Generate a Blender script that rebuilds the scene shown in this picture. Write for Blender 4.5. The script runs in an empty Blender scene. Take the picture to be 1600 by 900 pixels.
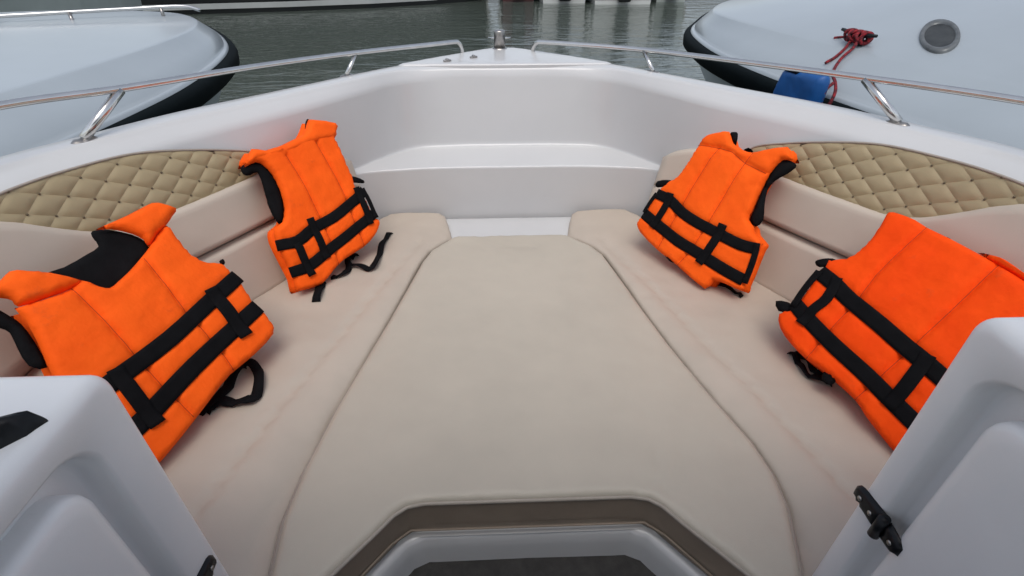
import bpy, bmesh, math, random
import numpy as np
from mathutils import Vector, Matrix, noise
from mathutils.geometry import delaunay_2d_cdt
random.seed(7)
R = math.radians
scn = bpy.context.scene
COL = scn.collection

# ------------------------------------------------------------------ camera
cam_d = bpy.data.cameras.new('camera')
cam_d.sensor_width = 36.0
cam_d.lens = 18.0
cam_d.clip_start = 0.02
cam_d.clip_end = 3000.0
cam = bpy.data.objects.new('camera', cam_d)
COL.objects.link(cam)
cam.location = (-0.06, 0.0, 1.0)
cam.rotation_euler = (R(90 - 34.5), 0.0, R(-2.1))
scn.camera = cam

# ------------------------------------------------------------------ overcast daylight
SUN_EL, SUN_AZ = 66.0, 184.0          # degrees, azimuth from +Y towards +X
world = bpy.data.worlds.new('World')
scn.world = world
world.use_nodes = True
wn = world.node_tree.nodes
wl = world.node_tree.links
wn.clear()
w_out = wn.new('ShaderNodeOutputWorld')
w_bg = wn.new('ShaderNodeBackground')
w_sky = wn.new('ShaderNodeTexSky')
w_sky.sky_type = 'NISHITA'
w_sky.sun_disc = False
w_sky.sun_elevation = R(SUN_EL)
w_sky.sun_rotation = R(SUN_AZ)
w_sky.air_density = 1.0
w_sky.dust_density = 2.5
w_sky.ozone_density = 1.0
w_hs = wn.new('ShaderNodeHueSaturation')      # cloud layer takes most of the blue out
w_hs.inputs['Saturation'].default_value = 0.52
w_bg.inputs['Strength'].default_value = 0.115
wl.new(w_sky.outputs[0], w_hs.inputs['Color'])
wl.new(w_hs.outputs[0], w_bg.inputs['Color'])
wl.new(w_bg.outputs[0], w_out.inputs['Surface'])

sun_d = bpy.data.lights.new('sun', 'SUN')
sun_d.energy = 0.7
sun_d.angle = R(35)
sun_d.color = (1.0, 0.97, 0.93)
sun = bpy.data.objects.new('sun', sun_d)
COL.objects.link(sun)
_e, _a = R(SUN_EL), R(SUN_AZ)
_d = Vector((math.cos(_e) * math.sin(_a), math.cos(_e) * math.cos(_a), math.sin(_e)))
sun.rotation_euler = _d.to_track_quat('Z', 'Y').to_euler()

scn.view_settings.view_transform = 'Standard'
scn.view_settings.look = 'None'
scn.view_settings.gamma = 1.0
scn.view_settings.use_curve_mapping = False
scn.view_settings.exposure = 0.68
scn.render.engine = 'CYCLES'
scn.render.resolution_x = 1024
scn.render.resolution_y = 576

# ------------------------------------------------------------------ materials
def mat(name, col, rough=0.5, metal=0.0, coat=0.0, var=0.0, var_scale=6.0, bump=0.0, bump_scale=200.0,
        bump_dist=0.001, col2=None, kind='noise', spec=0.5, sheen=0.0, rough_var=0.0, bump2=0.0, bump2_scale=12.0, detail=4.0, stain=None):
    m = bpy.data.materials.new(name)
    m.use_nodes = True
    nt = m.node_tree
    n, l = nt.nodes, nt.links
    b = n['Principled BSDF']
    b.inputs['Base Color'].default_value = (*col, 1)
    b.inputs['Roughness'].default_value = rough
    b.inputs['Metallic'].default_value = metal
    b.inputs['Coat Weight'].default_value = coat
    b.inputs['Coat Roughness'].default_value = 0.12
    b.inputs['Specular IOR Level'].default_value = spec
    b.inputs['Sheen Weight'].default_value = sheen
    tc = n.new('ShaderNodeTexCoord')
    if var > 0 or col2:
        nz = n.new('ShaderNodeTexNoise')
        nz.inputs['Scale'].default_value = var_scale
        nz.inputs['Detail'].default_value = 6.0
        nz.inputs['Roughness'].default_value = 0.62
        l.new(tc.outputs['Object'], nz.inputs['Vector'])
        rp = n.new('ShaderNodeValToRGB')
        rp.color_ramp.elements[0].position = 0.36
        rp.color_ramp.elements[1].position = 0.66
        c2 = col2 if col2 else tuple(max(0, c * (1 - var)) for c in col)
        rp.color_ramp.elements[0].color = (*c2, 1)
        rp.color_ramp.elements[1].color = (*col, 1)
        l.new(nz.outputs['Fac'], rp.inputs['Fac'])
        l.new(rp.outputs['Color'], b.inputs['Base Color'])
        if rough_var > 0:
            mr = n.new('ShaderNodeMapRange')
            mr.inputs['To Min'].default_value = rough - rough_var
            mr.inputs['To Max'].default_value = rough + rough_var
            l.new(nz.outputs['Fac'], mr.inputs['Value'])
            l.new(mr.outputs['Result'], b.inputs['Roughness'])
    if stain:
        ns = n.new('ShaderNodeTexNoise')
        ns.inputs['Scale'].default_value = 11.0
        ns.inputs['Detail'].default_value = 7.0
        ns.inputs['Roughness'].default_value = 0.7
        l.new(tc.outputs['Object'], ns.inputs['Vector'])
        sr = n.new('ShaderNodeValToRGB')
        sr.color_ramp.elements[0].position = 0.60
        sr.color_ramp.elements[1].position = 0.78
        sr.color_ramp.elements[0].color = (0, 0, 0, 1)
        sr.color_ramp.elements[1].color = (0.55, 0.55, 0.55, 1)
        l.new(ns.outputs['Fac'], sr.inputs['Fac'])
        mx = n.new('ShaderNodeMix')
        mx.data_type = 'RGBA'
        mx.inputs[7].default_value = (*stain, 1)
        src = b.inputs['Base Color'].links[0].from_socket if b.inputs['Base Color'].links else None
        if src: l.new(src, mx.inputs[6])
        else: mx.inputs[6].default_value = (*col, 1)
        l.new(sr.outputs['Color'], mx.inputs[0])
        l.new(mx.outputs[2], b.inputs['Base Color'])
    last = None
    if bump2 > 0:
        nb = n.new('ShaderNodeTexNoise')
        nb.inputs['Scale'].default_value = bump2_scale
        nb.inputs['Detail'].default_value = 3.0
        l.new(tc.outputs['Object'], nb.inputs['Vector'])
        bp = n.new('ShaderNodeBump')
        bp.inputs['Strength'].default_value = bump2
        bp.inputs['Distance'].default_value = 0.01
        l.new(nb.outputs['Fac'], bp.inputs['Height'])
        last = bp
    if bump > 0:
        if kind == 'weave':
            wv = n.new('ShaderNodeTexVoronoi')
            wv.distance = 'CHEBYCHEV'
            outp = wv.outputs['Distance']
        elif kind == 'leather':
            wv = n.new('ShaderNodeTexVoronoi')
            outp = wv.outputs['Distance']
        else:
            wv = n.new('ShaderNodeTexNoise')
            wv.inputs['Detail'].default_value = detail
            outp = wv.outputs['Fac']
        wv.inputs['Scale'].default_value = bump_scale
        l.new(tc.outputs['Object'], wv.inputs['Vector'])
        bp = n.new('ShaderNodeBump')
        bp.inputs['Strength'].default_value = bump
        bp.inputs['Distance'].default_value = bump_dist
        l.new(outp, bp.inputs['Height'])
        if last:
            l.new(last.outputs['Normal'], bp.inputs['Normal'])
        last = bp
    if last:
        l.new(last.outputs['Normal'], b.inputs['Normal'])
    return m

M = {
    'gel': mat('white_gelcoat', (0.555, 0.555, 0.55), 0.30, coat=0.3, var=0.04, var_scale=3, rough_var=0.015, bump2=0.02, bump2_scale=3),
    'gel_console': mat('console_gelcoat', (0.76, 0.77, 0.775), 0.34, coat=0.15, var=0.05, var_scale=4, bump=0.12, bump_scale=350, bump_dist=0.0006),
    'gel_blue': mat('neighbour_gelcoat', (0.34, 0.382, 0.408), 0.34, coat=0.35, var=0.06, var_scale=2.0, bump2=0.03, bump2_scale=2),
    'vinyl': mat('beige_vinyl', (0.47, 0.422, 0.345), 0.48, var=0.07, var_scale=4, bump=0.22, bump_scale=420, bump_dist=0.0006, kind='leather', bump2=0.16, bump2_scale=9, rough_var=0.08),
    'vinyl_side': mat('warm_beige_vinyl', (0.48, 0.412, 0.338), 0.50, var=0.07, var_scale=4, bump=0.22, bump_scale=420, bump_dist=0.0006, kind='leather', bump2=0.12, bump2_scale=6, rough_var=0.06),
    'vinyl_back': mat('backrest_vinyl', (0.535, 0.462, 0.38), 0.50, var=0.07, var_scale=4, bump=0.22, bump_scale=420, bump_dist=0.0006, kind='leather', bump2=0.12, bump2_scale=6, rough_var=0.06),
    'boxing': mat('shaded_vinyl', (0.27, 0.213, 0.160), 0.55, var=0.15, var_scale=9, bump=0.2, bump_scale=420, bump_dist=0.0006, kind='leather'),  # beige boxing vinyl with the shade on it put into the colour
    'tan': mat('tan_vinyl', (0.36, 0.288, 0.165), 0.50, var=0.08, var_scale=7, bump=0.22, bump_scale=420, bump_dist=0.0006, kind='leather'),
    'tan_dark': mat('tan_stitching', (0.115, 0.085, 0.05), 0.7, var=0.1),
    'piping': mat('piping_cord', (0.36, 0.315, 0.265), 0.5, var=0.12, var_scale=25),
    'seam_beige': mat('beige_seam_thread', (0.34, 0.275, 0.225), 0.8, var=0.2, var_scale=60),
    'orange': mat('orange_cloth', (1.0, 0.125, 0.008), 0.75, var=0.0, col2=(0.93, 0.105, 0.006), var_scale=9, bump=0.30, bump_scale=900, bump_dist=0.0006, kind='weave', bump2=0.55, bump2_scale=22, stain=(0.50, 0.07, 0.02), sheen=0.0, spec=0.12),
    'orange_b': mat('deep_orange_cloth', (0.97, 0.078, 0.003), 0.75, col2=(0.90, 0.062, 0.002), var_scale=9, bump=0.30, bump_scale=900, bump_dist=0.0006, kind='weave', bump2=0.55, bump2_scale=22, stain=(0.50, 0.07, 0.02), sheen=0.0, spec=0.12),
    'seam': mat('orange_seam_thread', (0.42, 0.045, 0.005), 0.8, var=0.2, var_scale=60),
    'web': mat('black_webbing', (0.006, 0.006, 0.007), 0.85, var=0.3, var_scale=30, bump=0.5, bump_scale=500, bump_dist=0.0008, kind='weave', spec=0.1),
    'black_cloth': mat('black_lining', (0.009, 0.009, 0.010), 0.85, var=0.3, var_scale=15, bump=0.3, bump_scale=600, bump_dist=0.0006, bump2=0.3, bump2_scale=30, spec=0.05),
    'plastic': mat('black_plastic', (0.006, 0.007, 0.009), 0.35, spec=0.25, var=0.2, var_scale=20, bump=0.1, bump_scale=300),
    'steel': mat('polished_steel', (0.68, 0.67, 0.65), 0.16, metal=1.0, var=0.1, var_scale=25, rough_var=0.06),
    'steel_dull': mat('brushed_steel', (0.42, 0.40, 0.38), 0.32, metal=1.0, var=0.25, var_scale=40, rough_var=0.1),
    'port_ring': mat('dull_grey_ring', (0.16, 0.17, 0.17), 0.45, var=0.3, var_scale=30, metal=0.4),
    'rubber': mat('black_rubber', (0.003, 0.006, 0.007), 0.7, spec=0.06, var=0.3, var_scale=6, bump2=0.1, bump2_scale=8),
    'carpet': mat('dark_floor_mat', (0.055, 0.052, 0.048), 0.9, var=0.35, var_scale=35, bump=0.6, bump_scale=260, bump_dist=0.002),
    'blue': mat('blue_fender_vinyl', (0.003, 0.085, 0.30), 0.5, var=0.2, var_scale=9, bump=0.2, bump_scale=350, bump_dist=0.0006, bump2=0.15),
    'rope_red': mat('red_rope', (0.32, 0.008, 0.016), 0.8, col2=(0.03, 0.004, 0.008), var_scale=70, bump=0.8, bump_scale=400, bump_dist=0.002),
    'rope_dark': mat('dark_rope', (0.02, 0.012, 0.014), 0.8, var=0.3, var_scale=60, bump=0.8, bump_scale=400, bump_dist=0.002),
    'glass': mat('dark_glass', (0.012, 0.014, 0.015), 0.12, var=0.2, var_scale=8),
    'smoke': mat('smoked_lens', (0.022, 0.025, 0.026), 0.5, col2=(0.05, 0.054, 0.054), var_scale=12, spec=0.3),
    'far_white': mat('far_white_hull', (0.60, 0.61, 0.58), 0.35, var=0.15, var_scale=1.5),
    'far_grey': mat('far_grey_hull', (0.32, 0.32, 0.30), 0.45, var=0.2, var_scale=1.5),
    'far_green': mat('far_pale_hull', (0.42, 0.46, 0.43), 0.4, var=0.15, var_scale=1.5),
    'far_black': mat('far_black_hull', (0.012, 0.013, 0.013), 0.35, var=0.3, var_scale=1.0),
    'far_maroon': mat('far_maroon_hull', (0.07, 0.014, 0.016), 0.4, var=0.25, var_scale=1.5),
    'wood': mat('weathered_wood', (0.13, 0.095, 0.07), 0.75, var=0.4, var_scale=6, bump=0.4, bump_scale=40, bump_dist=0.004),
    'concrete': mat('quay_concrete', (0.20, 0.195, 0.18), 0.85, var=0.35, var_scale=0.8, bump=0.5, bump_scale=12, bump_dist=0.02),
    'leaf': mat('shore_foliage', (0.045, 0.065, 0.028), 0.8, var=0.5, var_scale=0.6),
}

def water_mat():
    m = bpy.data.materials.new('harbour_water')
    m.use_nodes = True
    n, l = m.node_tree.nodes, m.node_tree.links
    b = n['Principled BSDF']
    b.inputs['Base Color'].default_value = (0.070, 0.086, 0.073, 1)
    b.inputs['Roughness'].default_value = 0.05
    b.inputs['IOR'].default_value = 1.333
    tc = n.new('ShaderNodeTexCoord')
    mp = n.new('ShaderNodeMapping')
    mp.inputs['Scale'].default_value = (0.75, 1.6, 1)
    mp.inputs['Rotation'].default_value = (0, 0, R(-12))
    l.new(tc.outputs['Object'], mp.inputs['Vector'])
    last = None
    for sc, st, dist, det in ((1.1, 0.45, 0.08, 2.0), (4.2, 0.45, 0.032, 3.0), (13.0, 0.35, 0.008, 2.0)):
        nz = n.new('ShaderNodeTexNoise')
        nz.inputs['Scale'].default_value = sc
        nz.inputs['Detail'].default_value = det
        nz.inputs['Distortion'].default_value = 0.6
        l.new(mp.outputs['Vector'], nz.inputs['Vector'])
        bp = n.new('ShaderNodeBump')
        bp.inputs['Strength'].default_value = st
        bp.inputs['Distance'].default_value = dist
        l.new(nz.outputs['Fac'], bp.inputs['Height'])
        if last:
            l.new(last.outputs['Normal'], bp.inputs['Normal'])
        last = bp
    l.new(last.outputs['Normal'], b.inputs['Normal'])
    return m
M['water'] = water_mat()

# ------------------------------------------------------------------ helpers
def tag(o, label=None, cat=None, group=None, kind=None):
    if label: o['label'] = label
    if cat: o['category'] = cat
    if group: o['group'] = group
    if kind: o['kind'] = kind
    return o

def empty(name, loc=(0, 0, 0), parent=None):
    o = bpy.data.objects.new(name, None)
    COL.objects.link(o)
    o.location = loc
    o.empty_display_size = 0.1
    o.parent = parent
    return o

def world_loc(o):
    v = Vector((0, 0, 0))
    while o:
        v += Vector(o.location)
        o = o.parent
    return v

def obj(name, verts, faces, m, parent=None, smooth=True, org=None):
    """one mesh object; verts in world space, parent is an unrotated Empty or mesh"""
    off = world_loc(parent) if parent else Vector((0, 0, 0))
    loc = Vector(org) - off if org is not None else Vector((0, 0, 0))
    sh = off + loc
    me = bpy.data.meshes.new(name)
    me.from_pydata([tuple(Vector(v) - sh) for v in verts], [], faces)
    me.update()
    if smooth:
        me.polygons.foreach_set('use_smooth', [True] * len(me.polygons))
    ms = m if isinstance(m, list) else [m]
    for q in ms:
        me.materials.append(M[q])
    o = bpy.data.objects.new(name, me)
    COL.objects.link(o)
    o.location = loc
    o.parent = parent
    return o

def fixn(o):
    bm = bmesh.new()
    bm.from_mesh(o.data)
    bmesh.ops.recalc_face_normals(bm, faces=bm.faces)
    bm.to_mesh(o.data)
    bm.free()
    return o

def cat(P, n=8):
    P = [np.array(p, float) for p in P]
    P = [2 * P[0] - P[1]] + P + [2 * P[-1] - P[-2]]
    r = []
    for i in range(1, len(P) - 2):
        a, b, c, d = P[i - 1:i + 3]
        for k in range(n):
            t = k / n
            r.append(.5 * ((2 * b) + (c - a) * t + (2 * a - 5 * b + 4 * c - d) * t * t + (3 * b - a - 3 * c + d) * t ** 3))
    r.append(P[-2])
    return r

def resample(P, step, closed=False):
    P = [np.array(p, float) for p in P]
    if closed: P = P + [P[0]]
    out = []
    for a, b in zip(P[:-1], P[1:]):
        n = max(1, int(round(np.linalg.norm(b - a) / step)))
        for k in range(n): out.append(a + (b - a) * k / n)
    if not closed: out.append(P[-1])
    return out

def loft(loops, closed=False):
    n = len(loops[0])
    v = [tuple(p) for lp in loops for p in lp]
    f = []
    for i in range(len(loops) - 1):
        for k in range(n if closed else n - 1):
            a, b = i * n + k, i * n + (k + 1) % n
            f.append((a, b, b + n, a + n))
    return v, f

class MB:
    def __init__(s): s.v, s.f = [], []
    def add(s, v, f):
        o = len(s.v)
        s.v += [tuple(p) for p in v]
        s.f += [tuple(i + o for i in q) for q in f]
        return s
    def tube(s, pts, r, seg=12, caps=True):
        pts = [Vector(p) for p in pts]
        rr = r if isinstance(r, (list, tuple)) else [r] * len(pts)
        up = Vector((0, 0, 1))
        t0 = (pts[1] - pts[0]).normalized()
        if abs(t0.dot(up)) > .9: up = Vector((1, 0, 0))
        a = t0.cross(up).normalized()
        v, f = [], []
        for i, p in enumerate(pts):
            t = (pts[min(i + 1, len(pts) - 1)] - pts[max(i - 1, 0)]).normalized()
            a = (a - t * a.dot(t)).normalized()
            b = t.cross(a)
            for k in range(seg):
                q = 2 * math.pi * k / seg
                v.append(p + (a * math.cos(q) + b * math.sin(q)) * rr[i])
        for i in range(len(pts) - 1):
            for k in range(seg):
                f.append((i * seg + k, i * seg + (k + 1) % seg, (i + 1) * seg + (k + 1) % seg, (i + 1) * seg + k))
        if caps:
            f.append(tuple(range(seg))[::-1])
            f.append(tuple(range((len(pts) - 1) * seg, len(pts) * seg)))
        return s.add(v, f)
    def box(s, c, size, bev=0.0, rot=None):
        bm = bmesh.new()
        bmesh.ops.create_cube(bm, size=1.0)
        for q in bm.verts: q.co = Vector((q.co.x * size[0], q.co.y * size[1], q.co.z * size[2]))
        if bev > 0: bmesh.ops.bevel(bm, geom=bm.edges[:], offset=bev, segments=3, profile=.5, affect='EDGES')
        if rot is not None: bmesh.ops.rotate(bm, verts=bm.verts, cent=(0, 0, 0), matrix=rot)
        bm.verts.index_update()
        s.add([q.co + Vector(c) for q in bm.verts], [[w.index for w in fc.verts] for fc in bm.faces])
        bm.free()
        return s
    def build(s, name, m, parent=None, smooth=True, org=None):
        return fixn(obj(name, s.v, s.f, m, parent, smooth, org))

def seg_dist(pts, poly, closed):
    """distance of each 2-D point to a polyline"""
    pts = np.asarray(pts, float)
    P = np.asarray(poly, float)
    Q = np.roll(P, -1, 0) if closed else P[1:]
    P = P if closed else P[:-1]
    best = np.full(len(pts), 1e9)
    for a, b in zip(P, Q):
        d = b - a
        L = d @ d
        if L < 1e-12: continue
        t = np.clip(((pts - a) @ d) / L, 0, 1)
        best = np.minimum(best, np.linalg.norm(pts - (a + t[:, None] * d), axis=1))
    return best

def inside(pts, poly):
    pts = np.asarray(pts, float)
    P = np.asarray(poly, float)
    c = np.zeros(len(pts), bool)
    j = len(P) - 1
    for i in range(len(P)):
        xi, yi = P[i]
        xj, yj = P[j]
        if yi != yj:
            c ^= ((yi > pts[:, 1]) != (yj > pts[:, 1])) & (pts[:, 0] < (xj - xi) * (pts[:, 1] - yi) / (yj - yi) + xi)
        j = i
    return c

def smooth_poly(P, n=3):
    """closed Catmull-Rom through the outline points"""
    P = [np.array(p, float) for p in P]
    m = len(P)
    r = []
    for i in range(m):
        a, b, c, d = P[i - 1], P[i], P[(i + 1) % m], P[(i + 2) % m]
        for k in range(n):
            t = k / n
            r.append(.5 * ((2 * b) + (c - a) * t + (2 * a - 5 * b + 4 * c - d) * t * t + (3 * b - a - 3 * c + d) * t ** 3))
    return r

def fill(outline, step, seams=(), rings=()):
    """triangulate a 2-D outline with an even spread of inner points"""
    ol = resample(outline, step, True)
    pts = [tuple(p) for p in ol]
    n = len(pts)
    edges = [(i, (i + 1) % n) for i in range(n)]
    A = np.array(pts)
    lo, hi = A.min(0), A.max(0)
    cand = []
    row = 0
    y = lo[1] + step * .5
    while y < hi[1]:
        x = lo[0] + (step * .5 if row % 2 else 0)
        while x < hi[0]:
            cand.append((x + random.uniform(-.12, .12) * step, y + random.uniform(-.12, .12) * step))
            x += step
        y += step * .866
        row += 1
    cand = np.array(cand)
    ok = inside(cand, A) & (seg_dist(cand, A, True) > (max(rings) + step * .4 if rings else step * .45))
    for r_ in rings:
        t_ = np.roll(A, -1, 0) - np.roll(A, 1, 0)
        t_ /= np.maximum(np.linalg.norm(t_, axis=1, keepdims=True), 1e-9)
        for sg_ in (-1, 1):
            q_ = A + sg_ * r_ * np.stack([-t_[:, 1], t_[:, 0]], 1)
            k_ = inside(q_, A) & (seg_dist(q_, A, True) > r_ * .93)
            pts += [tuple(p) for p in q_[k_]]
    for s in seams:
        ok &= seg_dist(cand, s, False) > step * .4
    pts += [tuple(p) for p in cand[ok]]
    for s in seams:
        sp = np.array(resample(s, step * .8))
        k = inside(sp, A) & (seg_dist(sp, A, True) > step * .45)
        pts += [tuple(p) for p in sp[k]]
    res = delaunay_2d_cdt([Vector(p) for p in pts], edges, [list(range(n))], 1, 1e-6)
    return np.array([tuple(v) for v in res[0]]), [tuple(f) for f in res[2]], A

def puff(outline, T, Rr, step=.012, seams=(), grooves=(), groove=.4, gw=.006, wrinkle=0.0, wseed=0.0, extra=None, press=(), rings=()):
    """height field over a filled outline: round edge, stitched grooves, soft wrinkles. returns pts, faces, heights, H()"""
    pts, faces, A = fill(outline, step, seams, rings)
    def H(p):
        p = np.asarray(p, float)
        d = seg_dist(p, A, True)
        d = np.where(inside(p, A), d, 0)
        t = np.clip(d / Rr, 0, 1)
        h = T * np.sqrt(np.clip(1 - (1 - t) ** 2, 0, 1))
        for s in seams:
            ds = seg_dist(p, s, False)
            h = h * (1 - groove * np.exp(-(ds / gw) ** 2) - .18 * np.exp(-(ds / (gw * 4)) ** 2))
        for s, w, dep in grooves:
            ds = seg_dist(p, s, False)
            h = h - dep * np.exp(-(ds / w) ** 2)
        for s, w, dep in press:
            ds = seg_dist(p, s, False)
            h = h - dep * np.clip(1.6 - ds / w, 0, 1) * np.clip(d / .02, 0, 1)
        if wrinkle > 0:
            k = np.clip(d / .02, 0, 1)
            h = h + k * np.array([wrinkle * (noise.noise((q[0] * 14 + wseed, q[1] * 14, wseed)) + .5 * noise.noise((q[0] * 34 + wseed, q[1] * 34, wseed))) for q in p])
        if extra is not None: h = h + extra(p)
        return h
    return pts, faces, H(pts), H

def frame(org, ux, uy):
    o, x, y = Vector(org), Vector(ux).normalized(), Vector(uy).normalized()
    n = x.cross(y).normalized()
    return lambda a, b, c=0.0: o + x * a + y * b + n * c

def boundary(faces):
    e = {}
    for f in faces:
        for i in range(len(f)):
            a, b = f[i], f[(i + 1) % len(f)]
            e[(a, b)] = 1
    return [k for k in e if (k[1], k[0]) not in e]

def pad(name, outline, fr, m, parent, T, Rr, step=.012, back=None, base=0.0, depth=0.0, box_mat=None, org=None, **kw):
    """cushion-like solid over an outline in the frame fr(a, b, height)"""
    pts, faces, h, H = puff(outline, T, Rr, step, **kw)
    n = len(pts)
    v = [fr(p[0], p[1], base + q) for p, q in zip(pts, h)]
    f = list(faces)
    bd = boundary(faces)
    mi = [0] * len(f)
    if depth > 0:
        idx = {}
        top = {}
        for a, b in bd:
            for q in (a, b):
                if q not in idx:
                    top[q] = len(v)
                    v.append(v[q])
                    idx[q] = len(v)
                    v.append(fr(pts[q][0], pts[q][1], base - depth))
        for a, b in bd:
            f.append((top[b], top[a], idx[a], idx[b]))
            mi.append(1 if box_mat else 0)
    else:
        bk = T if back is None else back
        hb = h * bk / T
        on = set(q for e in bd for q in e)
        idx = {}
        for q in range(n):
            if q in on: idx[q] = q
            else:
                idx[q] = len(v)
                v.append(fr(pts[q][0], pts[q][1], base - max(hb[q], .0005)))
        for t in faces:
            f.append(tuple(idx[q] for q in reversed(t)))
            mi.append(0)
    o = obj(name, v, f, [m, box_mat] if box_mat else m, parent, True, org)
    if box_mat: o.data.polygons.foreach_set('material_index', mi)
    return o, H

def ribbon(name, path, w, fr, m, parent, hfun=None, lift=.003, thick=.003, org=None, n_sub=3):
    """flat strap with real thickness lying on a surface; path in frame coordinates"""
    P = resample([p[:2] for p in cat(path, n_sub)], .01)
    rows = []
    acr = (-1, -.5, 0, .5, 1)
    for i, p in enumerate(P):
        t = P[min(i + 1, len(P) - 1)] - P[max(i - 1, 0)]
        t /= max(np.linalg.norm(t), 1e-9)
        nn = np.array([-t[1], t[0]])
        rows.append([p + nn * w * .5 * k for k in acr])
    flat = np.array([q for r in rows for q in r])
    hs = hfun(flat) if hfun else np.zeros(len(flat))
    hs = hs.reshape(len(rows), 5)
    k = len(rows)
    # straps span smoothly over the foam
    hm = np.maximum(hs, hs.mean(1, keepdims=True) * .55 + hs.max(1, keepdims=True) * .45)
    sm = hm.copy()
    for _ in range(4):
        sm[1:-1] = (sm[:-2] + 2 * sm[1:-1] + sm[2:]) / 4
    hm = np.maximum(sm, hm - .001)
    v = []
    for i in range(k):
        for j in range(5): v.append(fr(rows[i][j][0], rows[i][j][1], hm[i, j] + lift + (.0 if abs(acr[j]) == 1 else thick * .35)))
        for j in range(5): v.append(fr(rows[i][j][0], rows[i][j][1], hm[i, j] + lift - thick))
    f = []
    for i in range(k - 1):
        a, b = i * 10, i * 10 + 10
        for j in range(4):
            f.append((a + j, a + j + 1, b + j + 1, b + j))
            f.append((a + 5 + j + 1, a + 5 + j, b + 5 + j, b + 5 + j + 1))
        f.append((a + 4, a + 9, b + 9, b + 4))
        f.append((a + 5, a, b, b + 5))
    for a, fl in ((0, False), ((k - 1) * 10, True)):
        for j in range(4):
            q = (a + j, a + j + 1, a + 5 + j + 1, a + 5 + j)
            f.append(q if fl else q[::-1])
    return fixn(obj(name, v, f, m, parent, True, org))

XY = frame((0, 0, 0), (1, 0, 0), (0, 1, 0))
def mir(P): return [(-p[0],) + tuple(p[1:]) for p in P]

# ------------------------------------------------------------------ water
WZ = -0.52
o = obj('water', [(-1500, -1500, WZ), (1500, -1500, WZ), (1500, 1500, WZ), (-1500, 1500, WZ)], [(0, 1, 2, 3)], 'water')
tag(o, 'calm grey green harbour water between the boats', kind='structure')

# ------------------------------------------------------------------ our boat
boat = empty('motorboat', (0, 0, -0.5))
tag(boat, 'white open bow motorboat with beige lounge seating seen from its walkway', 'boat')

def full_loop(half, n=8):
    """half loop control points bow centre -> aft (starboard); returns aft port .. bow .. aft starboard"""
    q = cat(half, n)
    q[0][0] = 0.0
    left = [np.array([-p[0], p[1], p[2]]) for p in q[::-1]]
    return left[:-1] + q

def Zs(P, z): return [(x, y, z) for x, y in P]
OUT = [(0, 2.86, .525), (.10, 2.80, .525), (.47, 2.44, .527), (.65, 2.225, .53), (.855, 1.985, .53), (1.08, 1.725, .53), (1.24, 1.475, .53), (1.345, 1.29, .53), (1.44, .95, .53), (1.49, .55, .53), (1.49, .1, .53), (1.49, -.8, .53), (1.49, -2.2, .53)]
INN = [(0, 2.395, .525), (.25, 2.390, .525), (.44, 2.335, .527), (.59, 2.165, .53), (.80, 1.91, .53), (1.015, 1.645, .53), (1.175, 1.40, .53), (1.28, 1.22, .53), (1.37, .90, .53), (1.42, .55, .53), (1.42, .1, .53), (1.42, -.8, .53), (1.42, -2.2, .53)]
def mixl(a, b, t, dz=0): return [tuple(p[i] * (1 - t) + q[i] * t + (dz if i == 2 else 0) for i in range(3)) for p, q in zip(a, b)]
def shift(P, d, dz):
    """move a half loop outwards (d > 0) by its plan normal"""
    r = []
    for i, p in enumerate(P):
        a, b = P[max(i - 1, 0)], P[min(i + 1, len(P) - 1)]
        t = Vector((b[0] - a[0], b[1] - a[1]))
        if i == 0: n = Vector((0, 1))
        else: n = Vector((-t.y, t.x)).normalized()
        if n.x < 0 and i > 0: n = -n
        r.append((p[0] + n.x * d, p[1] + n.y * d, p[2] + dz))
    return r
WALL = Zs([(0, 2.382), (.25, 2.377), (.44, 2.315), (.585, 2.135), (.775, 1.87), (.98, 1.61), (1.105, 1.39), (1.185, 1.22), (1.25, .93), (1.26, .55), (1.26, .1), (1.26, -.8), (1.26, -2.2)], .488)
SHB = Zs([(0, 2.335), (.25, 2.33), (.455, 2.285), (.640, 2.055), (.745, 1.84), (.905, 1.575), (1.025, 1.365), (1.10, 1.19), (1.16, .93), (1.17, .55), (1.17, .1), (1.17, -.8), (1.17, -2.2)], .20)
SHF = Zs([(0, 2.10), (.25, 2.10), (.44, 2.085), (.632, 2.03), (.735, 1.825), (.892, 1.565), (1.012, 1.355), (1.09, 1.185), (1.15, .93), (1.16, .55), (1.16, .1), (1.16, -.8), (1.16, -2.2)], .188)
BOT = Zs([(0, 2.072), (.25, 2.07), (.42, 2.06), (.60, 1.995), (.70, 1.80), (.855, 1.55), (.975, 1.34), (1.06, 1.18), (1.12, .93), (1.13, .55), (1.13, .1), (1.13, -.8), (1.13, -2.2)], -.30)
loops = [
    shift(OUT, -.35, -1.25), shift(OUT, -.02, -.25), shift(OUT, .028, -.075), shift(OUT, .030, -.045), shift(OUT, .012, -.012),
    OUT, mixl(OUT, INN, .10, .004), mixl(OUT, INN, .5, .006), mixl(OUT, INN, .85, .005), mixl(OUT, INN, .92, .004), mixl(OUT, INN, .975, .0005),
    mixl(INN, WALL, .06, -.002), mixl(INN, WALL, .18, -.002), mixl(INN, WALL, .30), mixl(INN, WALL, .7), WALL,
    mixl(WALL, SHB, .05), mixl(WALL, SHB, .5), mixl(WALL, SHB, .93), mixl(WALL, SHB, .975), mixl(SHB, SHF, .025), mixl(SHB, SHF, .06), mixl(SHB, SHF, .5), mixl(SHB, SHF, .94), mixl(SHB, SHF, .97),
    shift(mixl(SHF, BOT, .006), .0, 0), mixl(SHF, BOT, .02), mixl(SHF, BOT, .05), mixl(SHF, BOT, .5), BOT]
v, f = loft([full_loop(l) for l in loops])
o = fixn(obj('hull', v, f, 'gel', boat))
tag(o, 'smooth white moulded bow wall and gunwale with a low shelf')

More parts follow.
